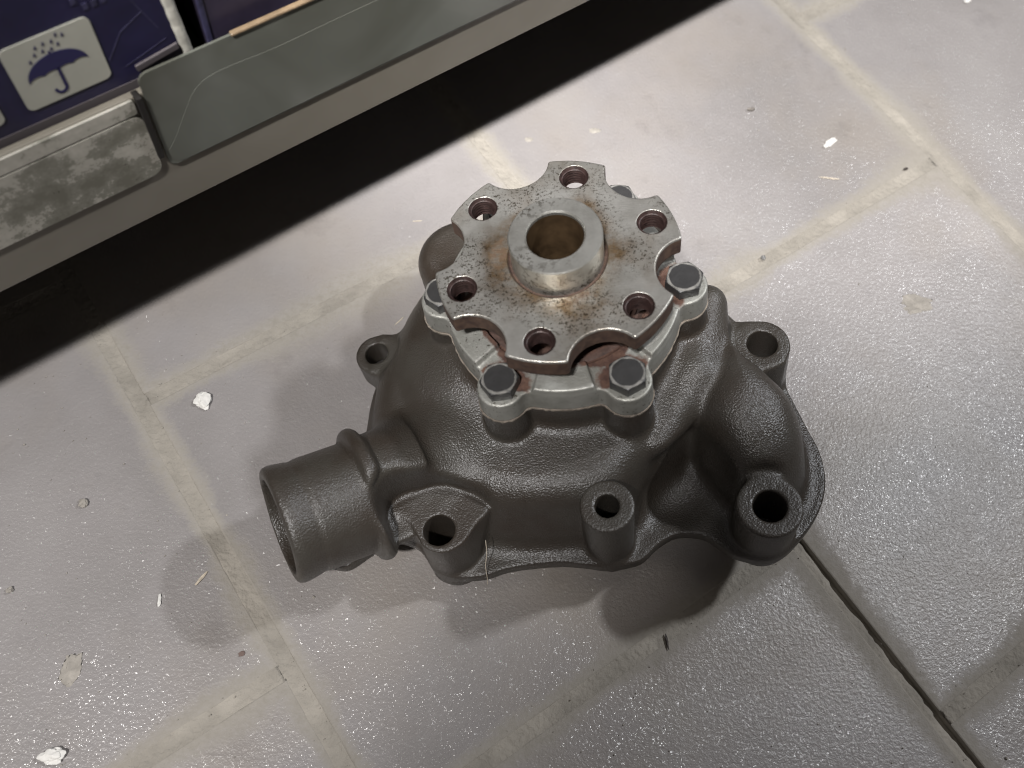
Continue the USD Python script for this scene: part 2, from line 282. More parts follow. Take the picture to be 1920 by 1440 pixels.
def grout(p0, p1, deep=None, w=JOINT):
    """A grout line from p0 to p1: an uneven strip, flush here and there, washed out along one edge where deep."""
    p0, p1 = np.array(p0), np.array(p1); L = np.linalg.norm(p1 - p0); d = (p1 - p0) / L; s = np.array([-d[1], d[0], 0])
    n = max(2, int(L / 2.0)); T = np.linspace(-.6, .6, 9); v, f = [], []
    for i in range(n + 1):
        c = p0 + d * L * i / n
        for t in T:
            q = c + s * t * w; z = -0.24 + 0.6 * (meshkit.fbm(q * 0.16, 3, 3) - .5) - 0.25 * (1 - abs(t) * 2 if abs(t) < .5 else 0)
            if deep is not None:
                dd = float(deep(i / n)); m = meshkit.fbm(np.array([q[0] * .16, q[1] * .16, 3.0]), 3, 8)
                z -= dd * 3.0 * np.clip((t - 0.10 + 0.45 * (m - .5)) * 7, 0, 1) + dd * .5
            v.append((q[0], q[1], z))
    v = [(x, y, -6.0) for x, y, z in v[:len(T)]] + v + [(x, y, -6.0) for x, y, z in v[-len(T):]]
    for i in range(n + 2):
        for a in range(len(T) - 1):
            b = i * len(T) + a; f.append((b, b + len(T), b + len(T) + 1, b + 1))
    return np.array(v), np.array(f)
for (k, v0, v1) in joints:
    obj('grout', grout(uv2w(k * TW + 3.05, v1), uv2w((k + 1) * TW - 3.05, v1), w=JOINT - .2), 'grout_sand', floor, smooth=True)
for k in range(-1, 4):
    if k == 1:
        obj('grout', grout(uv2w(TW, -60), uv2w(TW, 620)), 'grout_sand', floor, smooth=True)
        obj('grout', grout(uv2w(TW, -60), uv2w(TW, -620), deep=lambda t: np.clip((t * 560 - 90) / 40, 0, 1) * np.clip(1.1 - 0.35 * math.sin(t * 40), .3, 1), w=JOINT), 'grout_sand', floor, smooth=True)
    else:
        obj('grout', grout(uv2w(k * TW, -620), uv2w(k * TW, 620)), 'grout_sand', floor, smooth=True)

# ---------------------------------------------------------------- the water pump
Lm = np.array([[0.980504, 0.0, -0.196501], [0.014066, 0.997435, 0.070186], [0.195997, -0.071582, 0.977988]]); PO = np.array([15.720048, -5.614908, 26.26])
pm = np.eye(4); pm[:3, :3] = Lm; pm[:3, 3] = PO * MM
pump = thing('water_pump', 'dark cast iron water pump with a bare steel pulley hub lying on the tiles', 'water pump', m=pm)
BA = [-1, -61, -121, 179, 119, 59]; BR = 45.6
bolts = [(BR * math.cos(math.radians(a)), BR * math.sin(math.radians(a))) for a in BA]
H = 0.75; LO = np.array([-122., -108., -25.], np.float32); HI = (106., 78., 56.)
X, Y, Z = grid(LO, HI, H); ZB = -14.0
P_FLANGE = [(-104, -80), (-99, -83), (-94, -82.5), (-86, -77), (-76, -72), (-66, -76), (-55, -88), (-40, -89.5), (-28, -86.5), (-9, -85), (2, -86.5), (10, -87.5), (23, -86), (31, -79.5), (39, -75.6), (49, -76.8), (55, -81.5), (61, -85.5),
            (72, -87.5), (82, -83), (91.6, -73.2), (97.3, -63.3), (99.6, -53), (98.8, -42), (96, -33), (91, -16), (84, 6), (70, 26), (52, 46), (30, 60), (0, 62), (-42, 62), (-64, 42), (-76, 24), (-88, 2), (-91, -24), (-98, -50), (-104, -68)]
P_BODY = [(-90, -36), (-90, -12), (-84, 6), (-76, 26), (-66, 40), (-48, 50), (-20, 57), (15, 58), (44, 48), (62, 34), (70, 16), (69, -6), (60, -30), (47, -47), (38, -58), (31, -66), (22, -75), (8, -80.5), (-10, -81.5), (-28, -80.5), (-42, -77), (-56, -72), (-72, -66), (-86, -54)]
P_DOME = [(55, 26), (64, 20), (69, 8), (72, -8), (80, -18), (88, -27), (92, -37), (93, -48), (91, -60), (84, -70), (72, -74), (61, -69), (53, -58), (48, -45), (48, -32), (53, -18), (58, -2), (56, 12)]
P_LB = [(-73, -69.5), (-61, -62), (-51.6, -58), (-42, -63), (-32, -70.5), (-37.5, -78.2), (-42.5, -85.4), (-50.8, -88.8), (-59.1, -85.9), (-62.6, -80.2), (-65.5, -75)]
hR = np.hypot(X, Y)
body = extr(poly2(X, Y, spline(P_BODY)), Z, ZB, 60, 1.0, 0.30)
wl = np.exp(-((np.degrees(np.arctan2(-Y, -X)) - 12) / 34.0) ** 2) + 0.55 * np.exp(-((np.degrees(np.arctan2(Y, X)) + 8) / 24.0) ** 2)
body = smax(body, Z - (28.6 + 10.0 * wl * np.clip(1 - (hR - 44) / 28, 0, 1) - 0.10 * np.maximum(hR - 46, 0) - 0.10 * np.maximum(hR - 66, 0)), 9.0)
dome = extr(poly2(X, Y, spline(P_DOME)), Z, ZB, 60, 1.0, 0.16)
dome = smax(dome, np.sqrt((X - 62) ** 2 + (Y + 26) ** 2 + (Z + 30) ** 2) - 63.0, 12.0)
F = smin(body, dome, 6.0)
F = smin(F, extr(poly2(X, Y, [(38, -6), (66, 4), (76, -30), (66, -50), (51, -42), (43, -35), (37, -28)]), Z, ZB, 23.0, 6.0, 0.1), 13.0)   # wall between neck and outlet
F = smin(F, cyl(X, Y, Z, -46, 47, 19.5, ZB, 27, 9.0), 6.0)           # rear passage
F = smin(F, cyl(X, Y, Z, 36, 60, 12, ZB, 21, 2.0), 5.0)
F = smin(F, cyl(X, Y, Z, 0, 0, 43.6, 0, 46, 0.6), 5.0)               # neck under the cover
F = smin(F, capsule(X, Y, Z, (57, 9, 27), (50, -20, 24), 8.0, 7.0), 6.0)
F = smin(F, capsule(X, Y, Z, (50, -20, 24), (34, -48, 19), 7.0, 6.0), 6.0)
pp = np.array((-111.4, -78.9, 30.0)); pd = np.array((0.8553, 0.4376, -0.2775)); PR = 22.4
F = smin(F, capsule(X, Y, Z, pp + pd * 46, (-52, -46, 11), 20.5, 20.0), 8.0)   # passage from the pipe into the volute
F = smin(F, extr(poly2(X, Y, spline(P_FLANGE, 4)), Z, ZB, -7.5, 1.2), 6.0)      # gasket flange
for (x, y) in bolts: F = smin(F, cyl(X, Y, Z, x, y, 9.3, 4, 46, 0.5), 2.6)      # bosses under the cover bolts
# pipe stub with a bead
s = (X - pp[0]) * pd[0] + (Y - pp[1]) * pd[1] + (Z - pp[2]) * pd[2]
pr = np.sqrt(np.maximum((X - pp[0]) ** 2 + (Y - pp[1]) ** 2 + (Z - pp[2]) ** 2 - s * s, 0))
rad = PR + 0.7 * np.exp(-((s - 3.5) / 3.5) ** 2) - 0.45 * np.exp(-((s - 11) / 1.6) ** 2)
a_, b_ = pr - rad + 1.8, -s + 1.8
pipe = np.maximum(np.minimum(np.maximum(a_, b_), 0) + np.hypot(np.maximum(a_, 0), np.maximum(b_, 0)) - 1.8, s - 56)
F = smin(F, pipe, 6.0)
F = smin(F, np.hypot(pr - PR - 1.3, s - 35.5) - 3.2, 2.6)
# clearance for the bolt heads above the low bosses, pocket beside the front boss
def cut(F, x, y, r, z, k, e=3.0): return smax(F, -cyl(X, Y, Z, x, y, r, z, 90, e), k)
F = cut(F, -52.5, -77.8, 17.8, 17.0, 3.0, 2.0); F = cut(F, -64, -71.5, 9.0, 17.0, 4.0, 2.0); F = cut(F, -41, -72, 8.0, 17.0, 4.0, 2.0); F = cut(F, 71.8, -75, 14.5, 17.0, 3.5); F = cut(F, 78.2, -5.3, 13.2, 16.5, 3.0); F = cut(F, -82.4, 3, 10.0, 15.5, 3.0)
F = smax(F, -capsule(X, Y, Z, (37, -64, 1), (44, -60, 14), 10.5, 12.5), 6.0); F = smax(F, -capsule(X, Y, Z, (43, -64, 2), (49, -60, 12), 9.0, 10.0), 6.0)
F = smin(F, extr(poly2(X, Y, spline(P_LB, 4)), Z, ZB - 7.5, 17, 0.8, 0.04), 2.0)
F = smin(F, cyl(X, Y, Z, 12.0, -77.2, 9.1, ZB - 5.5, 31, 0.8, -0.02), 3.0)
F = smin(F, cyl(X, Y, Z, 71.8, -75, 11.6, ZB - 5.5, 17, 0.8, -0.02), 3.0)
F = smin(F, cyl(X, Y, Z, 78.0, -5.3, 12.9, ZB, 17, 0.8, 0.05), 3.0)
F = smin(F, extr(poly2(X, Y, [(62, 8), (74, 6.5), (84, -2), (86, -14), (72, -20), (62, -12)]), Z, ZB, 16.3, 1.0), 3.0)
F = smin(F, extr(poly2(X, Y, [(-82, -58), (-76, -71), (-64, -73), (-60, -58)]), Z, ZB, 15, 2.0), 4.0)
F = smin(F, cyl(X, Y, Z, -82.2, 3, 9.3, 2, 16, 0.8), 3.0)
F = smin(F, extr(poly2(X, Y, [(-84, -6), (-64, -16), (-58, 16), (-80, 12)]), Z, 2, 15.6, 1.5), 4.0)
for x, y, r, zf in ((-52.5, -78.3, 6.1, -30), (12.0, -77.3, 4.5, -8), (71.9, -75.1, 6.2, -11), (-82.4, 3, 5.0, -6), (78.2, -5.3, 6.1, -30)):
    F = np.maximum(F, np.minimum(r - np.hypot(X - x, Y - y), Z - zf))
F = np.maximum(F, np.minimum(18.6 - pr, 29 - s))                     # pipe bore
F = np.maximum(F, -np.maximum(hR - 36, Z + 9))                       # opening for the impeller
F = np.maximum(F, -capsule(X, Y, Z, (27.5, -68.5, 3), (32.5, -62, 5), 1.4, 1.4))   # weep slot
F[0], F[-1], F[:, 0], F[:, -1], F[:, :, 0], F[:, :, -1] = 1, 1, 1, 1, 1, 1
v, f = solid(F, LO, H)
obj('housing', (v, f), 'cast_iron', pump, smooth=True)

# bearing cover: light alloy ring with six ears
h = 0.5; lo = np.array([-60., -60., 44.5], np.float32); X, Y, Z = grid(lo, (60., 60., 61.), h); hR = np.hypot(X, Y); ang = np.degrees(np.arctan2(Y, X))
ring = unary_union([Point(0, 0).buffer(45.2, 48)] + [Point(x, y).buffer(9.4, 24) for x, y in bolts]).buffer(3.5).buffer(-3.5)
d2 = poly2(X, Y, np.array(ring.exterior.coords)[:-1][::2])
low = extr(d2, Z, 46.3, 57.0, 0.7, 0.05)
da = np.min([np.abs((ang - a + 180) % 360 - 180) for a in BA], 0)
seg = np.maximum((15.5 - da) * 0.78, np.maximum(hR - 44.7, 29.0 - hR)) + 0 * Z
e = 0.8; aa, bb = seg + e, np.maximum(Z - 59.6, 50 - Z) + e
high = np.minimum(np.maximum(aa, bb), 0) + np.hypot(np.maximum(aa, 0), np.maximum(bb, 0)) - e
F = smin(low, high, 1.2)
F = np.maximum(F, 27.5 - hR + 0 * Z); F = smax(F, -np.maximum(hR - 33.0, 55.8 - Z), 0.8)
F[0], F[-1], F[:, 0], F[:, -1], F[:, :, 0], F[:, :, -1] = 1, 1, 1, 1, 1, 1
v, f = solid(F, lo, h)
r = np.hypot(v[:, 0], v[:, 1]); db = np.min([np.hypot(v[:, 0] - x, v[:, 1] - y) for x, y in bolts], 0)
rust = np.clip(1.15 - (db - 6.5) / 7.0, 0, 1) * (v[:, 2] > 56.2) * np.clip((47.5 - r) / 3, 0.25, 1) + np.clip((37 - r) / 3, 0, .8) + np.clip((47.6 - v[:, 2]) / 1.2, 0, .45)
rust *= np.where((v[:, 1] < 20) & (v[:, 0] > -30), 1.0, .8)
obj('bearing_cover', (v, f), 'cover_alloy', pump, smooth=True, prim={'rust': np.clip(rust, 0, 1)})
gk = ring.buffer(0.3).exterior; gk = Polygon([(gk.interpolate(i * 1.2).x + RNG.normal(0, .13), gk.interpolate(i * 1.2).y + RNG.normal(0, .13)) for i in range(int(gk.length / 1.2))])
g = trimesh.creation.extrude_polygon(gk.difference(Point(0, 0).buffer(36)), 0.75, engine='earcut'); g.apply_translation((0, 0, 45.75)); obj('gasket', g, 'gasket_paper', pump)

# hex bolts in the ears
def bolt_mesh():
    af, hh = 6.35, 5.4; R = af / math.cos(math.pi / 6); h = 0.3; lo = np.array([-9., -9., -1.], np.float32); X, Y, Z = grid(lo, (9., 9., 8.), h)
    d = np.max([X * math.cos(a) + Y * math.sin(a) for a in np.radians(np.arange(0, 360, 60) + 30)], 0) - af
    F = smax(d + 0 * Z, np.maximum(Z - hh, -Z), 0.4); cone = (np.hypot(X, Y) - 6.0) * 0.5 + (Z - hh) * 0.87
    F = np.maximum(F, cone)
    F[0], F[-1], F[:, 0], F[:, -1], F[:, :, 0], F[:, :, -1] = 1, 1, 1, 1, 1, 1
    return solid(F, lo, h)
bv, bf = bolt_mesh(); br_ = np.hypot(bv[:, 0], bv[:, 1]); bw = np.clip(1 - np.abs(br_ - 6.0) / 0.9, 0, 1) * (bv[:, 2] > 4.0) * .62 + (bv[:, 2] > 5) * np.clip(br_ - 4.5, 0, 1) * .15 + 0.12; spins = [12, 28, 5, 20, 40, 50]
for (x, y), sp in zip(bolts, spins):
    c, s_ = math.cos(math.radians(sp)), math.sin(math.radians(sp)); M = np.eye(4); M[:2, :2] = [[c, -s_], [s_, c]]; M[:3, 3] = np.array([x, y, 57.0]) * MM
    b = obj('bolt', (bv, bf), 'bolt_black', pump, smooth=True, m=M, prim={'rust': bw})

# bearing and seal between cover and hub
def lathe(prof, n=96):
    p = np.asarray(prof, float); t = np.linspace(0, 2 * math.pi, n, endpoint=False)
    v = np.stack([np.outer(p[:, 0], np.cos(t)), np.outer(p[:, 0], np.sin(t)), np.repeat(p[:, 1:], n, 1)], -1).reshape(-1, 3); f = []
    for i in range(len(p) - 1):
        a = i * n + np.arange(n); b = i * n + (np.arange(n) + 1) % n; f.append(np.stack([a, b, b + n, a + n], 1))
    return v, np.vstack(f)
obj('bearing_seal', lathe([(10.6, 50), (33, 50), (33, 55.2), (31.2, 56.2), (29.5, 56.2), (29, 55), (24, 54.4), (23.5, 58), (22, 58.6), (21.5, 71), (10.6, 71)][::-1]), 'rust_brown', pump, smooth=30)

# pulley hub: steel flange with six scallops, six threaded holes, raised collar
PH = math.radians(78.624); HR = 36.41
h = 0.42; lo = np.array([-48.5, -48.5, 69.5], np.float32); X, Y, Z = grid(lo, (48.5, 48.5, 81.5), h); hR = np.hypot(X, Y)
d2 = hR - 44.6 + 0 * Z
for k in range(6):
    a = PH + math.radians(30 + 60 * k); cx, cy = 47.3 * math.cos(a), 47.3 * math.sin(a)
    el = np.hypot((X - cx) * math.cos(a) + (Y - cy) * math.sin(a), (-(X - cx) * math.sin(a) + (Y - cy) * math.cos(a)) * 0.94)
    d2 = smax(d2, 12.1 - el, 0.9)
e = 0.45; aa, bb = d2 + e, np.maximum(Z - 80.0, 71.2 - Z) + e
F = np.minimum(np.maximum(aa, bb), 0) + np.hypot(np.maximum(aa, 0), np.maximum(bb, 0)) - e
F = F - 0.35 * np.clip((np.hypot(X, Y) - 17.5) / 4, -1, 0) * 0
holes = [(HR * math.cos(PH - k * math.pi / 3), HR * math.sin(PH - k * math.pi / 3)) for k in range(6)]
for x, y in holes: F = np.maximum(F, np.maximum(5.45 - np.hypot(X - x, Y - y) + 0 * Z, -1e3))
F = np.maximum(F, 16.0 - hR + 0 * Z); F = smax(F, -(np.abs(hR - 17.2) - 0.9 + np.maximum(79.2 - Z, 0)), 0.3)
F[0], F[-1], F[:, 0], F[:, -1], F[:, :, 0], F[:, :, -1] = 1, 1, 1, 1, 1, 1
v, f = solid(F, lo, h)
r = np.hypot(v[:, 0], v[:, 1]); th = np.degrees(np.arctan2(v[:, 1], v[:, 0])); fb = meshkit.fbm(v * 0.09, 3, 7)
rust = np.clip((27 + 12 * (fb - .5) - r) / 10, 0, .75) + 0.25 * np.clip(1 - np.hypot(v[:, 0] + 18, v[:, 1] - 2) / 16, 0, 1) + 0.35 * np.clip(1 - np.hypot(v[:, 0] - 12, v[:, 1] + 27) / 18, 0, 1) * 0.6
stain = np.clip(rust * 1.25, 0, 1) + .35 * np.clip((fb - .45) * 4, 0, 1); rust = np.where(v[:, 2] < 79.2, 1.0, rust * .55)
hub = obj('pulley_hub', (v, f), 'hub_steel', pump, smooth=True, prim={'rust': np.clip(rust, 0, 1), 'stain': np.clip(stain, 0, 1)})
prof = [(5.5, 79.85), (4.75, 78.9)] + [(4.35 + (0.42 if i % 2 else 0.0), 78.7 - 0.70 * i) for i in range(11)] + [(5.5, 71.3)]
tv, tf = lathe(prof[::-1], 40)
for x, y in holes:
    obj('threaded_hole', (tv + np.array([x, y, 0]), tf), 'rusty_thread', hub, smooth=25)
cv, cf = lathe([(10.2, 50), (10.2, 91.3), (10.8, 92.0), (16.3, 92.0), (16.75, 91.5), (16.75, 72)], 128)
r = np.hypot(cv[:, 0], cv[:, 1]); rust = np.clip((82 - cv[:, 2]) / 5, 0, .9) * (r > 12) * 0.5
sub = trimesh.Trimesh(cv, cf if cf.shape[1] == 3 else np.vstack([cf[:, [0, 1, 2]], cf[:, [0, 2, 3]]]), process=False)
obj('shaft_collar', (cv[4 * 0:], cf), 'collar_steel', pump, smooth=35)
obj('shaft_bore', lathe([(0.1, 52), (9.6, 52), (10.12, 52.8), (10.12, 90.2)]), 'bore_oil', pump, smooth=30)
# impeller below the housing
imp = trimesh.util.concatenate([trimesh.creation.cylinder(34, 4, sections=64, transform=trimesh.transformations.translation_matrix((0, 0, -12))), trimesh.creation.cylinder(8, 16, sections=32, transform=trimesh.transformations.translation_matrix((0, 0, -18.7)))] +
      [trimesh.creation.box((24, 3, 3.5), trimesh.transformations.rotation_matrix(a, (0, 0, 1)) @ trimesh.transformations.translation_matrix((20, 4, -15.6))) for a in np.radians(np.arange(0, 360, 60))])
obj('impeller', imp, 'cast_iron', pump)

# ---------------------------------------------------------------- shelf at the upper left, boxes on it
SK = 1.033; SA = np.array([-199.1, -12.3, 82.6]); SD = np.array([0.806, 0.592, 0.0]); SD /= np.linalg.norm(SD); SN = np.array([-SD[1], SD[0], 0])
sm = np.eye(4); sm[:3, 0], sm[:3, 1], sm[:3, 2], sm[:3, 3] = SD * SK, SN * SK, (0, 0, SK), SA * MM
# shelf frame: x along the front edge, y into the shelf, z up from the lip's lower edge
def bx(x0, x1, y0, y1, z0, z1, e=0.6):
    import manifold3d as m3
    c = [(x, y, z) for x in (x0 + e, x1 - e) for y in (y0 + e, y1 - e) for z in (z0 + e, z1 - e)]
    s3 = m3.Manifold.sphere(e, 12); return m3.Manifold.batch_hull([s3.translate(p) for p in c])
def rrect(x0, x1, z0, z1, r): return sbox(x0 + r, z0 + r, x1 - r, z1 - r).buffer(r, 8)
def plate(poly, y, t):
    """A flat shape in the shelf front's plane, its face t proud of y."""
    parts = [trimesh.creation.extrude_polygon(g, t, engine='earcut') for g in getattr(poly, 'geoms', [poly])]
    m = trimesh.util.concatenate(parts); v = np.array(m.vertices)
    return np.stack([v[:, 0], y - v[:, 2], v[:, 1]], 1), np.array(m.faces)
mat('shelf_paint', {'t': ('texture_coordinate', {}), 'n': ('noise_texture', {'scale': 30.0, 'detail': 4.0}), 'c': ('rgb_ramp', {'ramp': [(0.3, (0.175, 0.16, 0.13)), (0.7, (0.205, 0.19, 0.16))]}),
    'p': ('principled_bsdf', {'roughness': 0.42})}, [('t.object', 'n.vector'), ('n.fac', 'c.fac'), ('c.color', 'p.base_color')])
mat('worn_card', {'t': ('texture_coordinate', {}), 'n': ('noise_texture', {'scale': 48.0, 'detail': 8.0, 'roughness': 0.72}), 'c': ('rgb_ramp', {'ramp': [(0.40, (0.165, 0.16, 0.13)), (0.50, (0.24, 0.235, 0.20)), (0.53, (0.40, 0.385, 0.34)), (0.66, (0.50, 0.48, 0.43))]}),
    'n2': ('noise_texture', {'scale': 260.0, 'detail': 4.0, 'roughness': 0.7}), 'c2': ('rgb_ramp', {'ramp': [(0.66, (1, 1, 1)), (0.72, (0.45, 0.42, 0.40))]}), 'm': ('mix_color', {'blend_type': 'multiply', 'fac': 1.0}),
    'p': ('principled_bsdf', {'roughness': 0.55})}, [('t.object', 'n.vector'), ('n.fac', 'c.fac'), ('c.color', 'm.a'), ('t.object', 'n2.vector'), ('n2.fac', 'c2.fac'), ('c2.color', 'm.b'), ('m.result', 'p.base_color')])
mat('strip_plastic', {'t': ('texture_coordinate', {}), 'n': ('noise_texture', {'scale': 17.0, 'detail': 3.0, 'distortion': 0.6}), 'c': ('rgb_ramp', {'ramp': [(0.35, (0.098, 0.10, 0.084)), (0.65, (0.15, 0.158, 0.14))]}),  # colour noise paints blotchy reflections into the plastic
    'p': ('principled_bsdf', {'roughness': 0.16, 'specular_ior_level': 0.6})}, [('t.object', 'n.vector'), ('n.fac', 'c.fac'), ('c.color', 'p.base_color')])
simple('blue_carton', (0.014, 0.012, 0.045), 0.42, 0, None, 0.25, 60)
simple('purple_carton', (0.030, 0.024, 0.045), 0.42, 0, None, 0.3, 60)
simple('print_white', (0.40, 0.40, 0.35), 0.5, 0, None, 0.06, 60)
simple('print_blue', (0.02, 0.018, 0.075), 0.5)
simple('print_faint', (0.035, 0.033, 0.075), 0.5, 0, None, 0.5, 300)
simple('carton_edge', (0.50, 0.49, 0.44), 0.6, 0, (300, .4, .001), 0.2, 200)
simple('carton_brown', (0.24, 0.16, 0.10), 0.8, 0, (300, .4, .001), 0.3, 200)
simple('carton_grey', (0.085, 0.074, 0.08), 0.6)
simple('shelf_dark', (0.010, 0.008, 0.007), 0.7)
simple('shelf_brown', (0.22, 0.16, 0.10), 0.4, 0, (200, .5, .001), 0.4, 90)
shelf = thing('store_shelf', 'beige metal shop shelf with a price rail along its front edge', 'shelf', m=sm)
lip = obj('shelf_lip', bx(-330, 980, 0, 3, 0, 57.9, .9), 'shelf_paint', shelf, smooth=30)
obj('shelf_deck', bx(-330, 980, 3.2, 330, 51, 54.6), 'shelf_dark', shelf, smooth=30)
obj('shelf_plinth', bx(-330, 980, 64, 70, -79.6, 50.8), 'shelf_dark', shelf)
obj('price_card', plate(rrect(-120, 67.8, 21.6, 50.8, 4.5), -0.2, 0.9), 'worn_card', shelf)
obj('card_header', plate(rrect(-120, 66.8, 51.6, 57.6, 0.8), -0.2, 0.9), 'worn_card', shelf)
obj('rail_slot', plate(sbox(-120, 50.6, 67.0, 51.8), -0.2, 0.35), 'black_rubber', shelf)
obj('divider', bx(67.6, 69.6, -2.2, 2, 29, 58.4, .4), 'shelf_dark', shelf)
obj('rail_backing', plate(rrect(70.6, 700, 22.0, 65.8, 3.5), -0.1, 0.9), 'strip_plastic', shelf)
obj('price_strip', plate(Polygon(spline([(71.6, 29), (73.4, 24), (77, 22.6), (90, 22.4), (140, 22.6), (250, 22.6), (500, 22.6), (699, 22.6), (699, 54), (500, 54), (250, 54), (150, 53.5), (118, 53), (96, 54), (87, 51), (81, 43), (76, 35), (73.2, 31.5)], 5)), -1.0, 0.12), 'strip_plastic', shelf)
obj('rail_edge', bx(103, 700, -1.6, 0.4, 65.2, 66.5, .5), 'shelf_brown', shelf)
def carton(name, label, x0, x1, depth, z1, mt, group=None):
    cm = sm.copy(); cm[:3, 3] = (SA + SK * (SD * x0 + SN * 4.0 + np.array([0, 0, 55.2]))) * MM
    c = thing(name, label, 'box', m=cm); obj('carton', bx(0, x1 - x0, 0, depth, 0, z1, 1.2), mt, c, smooth=30); return c
bxs = carton('cardboard_box', 'dark blue cardboard box with a white keep-dry umbrella sign on the shelf', -150, 90.0, 180, 150, 'blue_carton')
ox = 150.0
obj('bottom_band', plate(sbox(0.5, 0.6, 238, 4.8), -0.02, 0.3), 'carton_grey', bxs)
def sq(P): return Polygon(P)
lab = obj('umbrella_label', plate(rrect(ox + 38.4, ox + 64.9, 10.0, 34.2, 2.2), -0.05, 0.35), 'print_white', bxs)
lab2 = obj('second_label', plate(rrect(ox + 4.8, ox + 31.3, 10.0, 34.2, 2.2), -0.05, 0.35), 'print_white', bxs)
# umbrella: canopy with scalloped hem, crook handle, rain drops
cxu, czu = ox + 51.4, 20.2
can = Point(0, 0).buffer(9.2, 32).intersection(sbox(-12, 0, 12, 12)); can = Polygon([(x, z * 0.76) for x, z in can.exterior.coords])
for q in (-6.6, -2.2, 2.2, 6.6): can = can.difference(Polygon([(q + 2.4 * math.cos(t), 1.3 * math.sin(t) - .1) for t in np.linspace(0, 2 * math.pi, 24)]))
from shapely import affinity
from shapely.geometry import LineString
can = can.union(sbox(-.35, 7, .35, 7.9))
hook = LineString([(0, 1.0), (0, -6.2)] + [(-1.6 + 1.6 * math.cos(t), -6.2 - 1.6 * math.sin(t)) for t in np.linspace(0.2, math.pi, 10)]).buffer(0.48)
U = affinity.translate(affinity.rotate(unary_union([can]), 3, origin=(0, 0)), cxu, czu)
obj('umbrella_sign', plate(U, -0.42, 0.15), 'print_blue', lab); obj('umbrella_handle', plate(affinity.translate(hook, cxu, czu), -0.42, 0.15), 'print_blue', lab)
drops = unary_union([affinity.translate(affinity.rotate(Polygon([(.30 * math.cos(t), .72 * math.sin(t)) for t in np.linspace(0, 2 * math.pi, 12)]), -18), cxu + a, czu + b) for a, b in ((-6.3, 6.6), (-4.4, 8.4), (-1.9, 8.6), (0.6, 8.2), (2.8, 9.0), (-3.4, 10.6), (-1.0, 10.9), (1.4, 10.6), (3.2, 12.2), (4.9, 11.4))])
obj('rain_drops', plate(drops, -0.42, 0.15), 'print_blue', lab)
faint = [sbox(ox + 62 + 2.6 * i, 36 + 3.0 * j, ox + 63.6 + 2.6 * i, 38.2 + 3.0 * j) for i in range(6) for j in range(3) if (i * 7 + j * 5) % 4]
obj('faint_print', plate(unary_union(faint), -0.05, 0.2), 'print_faint', bxs)
fl = bx(0, 15, -1.0, 0, 0, 2.6, .4).rotate((0, -8, 0)).translate((ox + 72.5, -0.2, 8.0)); obj('flap_edge', fl, 'carton_grey', bxs)
import manifold3d as m3
cp = m3.Manifold.batch_hull([m3.Manifold.sphere(1.9, 20).translate(p) for p in ((ox + 83.5, 0.6, 95), (ox + 89.8, 0.6, 5.5))]); cp = cp.refine_to_length(1.6)
cvv, cff, _ = meshkit.arrays(cp); cvv = cvv + (meshkit.fbm(cvv * 0.35, 3, 2)[:, None] - .5) * np.array([0.4, 0.5, 0]); obj('torn_corner', (cvv, cff), 'carton_edge', bxs, smooth=40)
fr = [trimesh.creation.box((RNG.uniform(.5, 2.6), .25, RNG.uniform(.3, 1.3)), trimesh.transformations.euler_matrix(*RNG.uniform(-1.2, 1.2, 3)) ) for _ in range(26)]
for q_ in fr: q_.apply_translation((ox + RNG.uniform(85, 96), RNG.uniform(-1.0, 0.4), RNG.uniform(0.5, 5.0)))
obj('frayed_tip', trimesh.util.concatenate(fr), 'carton_edge', bxs)
scr = unary_union([LineString([(ox + 66, 16), (ox + 72, 24), (ox + 80, 28)]).buffer(.22), LineString([(ox + 70, 11), (ox + 84, 15)]).buffer(.2), LineString([(ox + 78, 33), (ox + 83, 20)]).buffer(.18)])
obj('scratch', plate(scr, -0.05, 0.1), 'print_faint', bxs)
b2 = carton('cardboard_box', 'dark purple cardboard box beside the blue one on the shelf', 97.0, 430, 180, 150, 'purple_carton')
obj('worn_edge', bx(-0.3, 1.6, -0.6, 1.2, 1, 149, .5), 'print_faint', b2)

# ---------------------------------------------------------------- crumbs and litter on the floor
def fpix(px, py, z=0.0):
    d = np.array([(px - 960) / 1775.0912, (py - 720) / 1775.0912, 1.0]) @ RW; return CAM + d * ((z - CAM[2]) / d[2])
def flake(name, label, cat, px, py, size, mt, seed, rz=0.0, group=None, n=3):
    m = trimesh.creation.icosphere(2, 1.0); v = np.array(m.vertices)
    v = v * (1 + 1.7 * (meshkit.fbm(v * 1.5 + seed * 7.3, 3, seed) - .5)[:, None]); v *= np.array(size) / 2
    c, s_ = math.cos(rz), math.sin(rz); v[:, :2] = v[:, :2] @ np.array([[c, s_], [-s_, c]]); p = fpix(px, py); v[:, 2] -= v[:, 2].min(); M = np.eye(4); M[:3, 3] = (p + np.array([0, 0, 0.1])) * MM
    return tag(obj(name, (v, m.faces), mt, smooth=False, m=M), label, cat, group)
flake('paint_flake', 'curled white paint flake on the tile left of the pump pipe', 'flake', 383, 752, (7.0, 9.0, 2.6), 'white_paint_flake', 3, .4)
flake('paint_flake', 'white flake lying nearest the lower left corner of the floor', 'flake', 103, 1417, (8.5, 5.0, 2.4), 'white_paint_flake', 5, .2)
flake('paint_flake', 'long ragged white flake on the tile right of the pump hub', 'flake', 1557, 268, (9.0, 3.0, 1.2), 'white_paint_flake', 8, .75)
flake('wood_splinter', 'thin pale splinter just below the ragged white flake', 'splinter', 1556, 335, (9.0, 0.9, .6), 'pale_wood', 2, -.08)
flake('wood_splinter', 'short white splinter standing alone on the lower left tile', 'splinter', 299, 1127, (5.0, 1.3, .8), 'white_paint_flake', 12, 1.62)
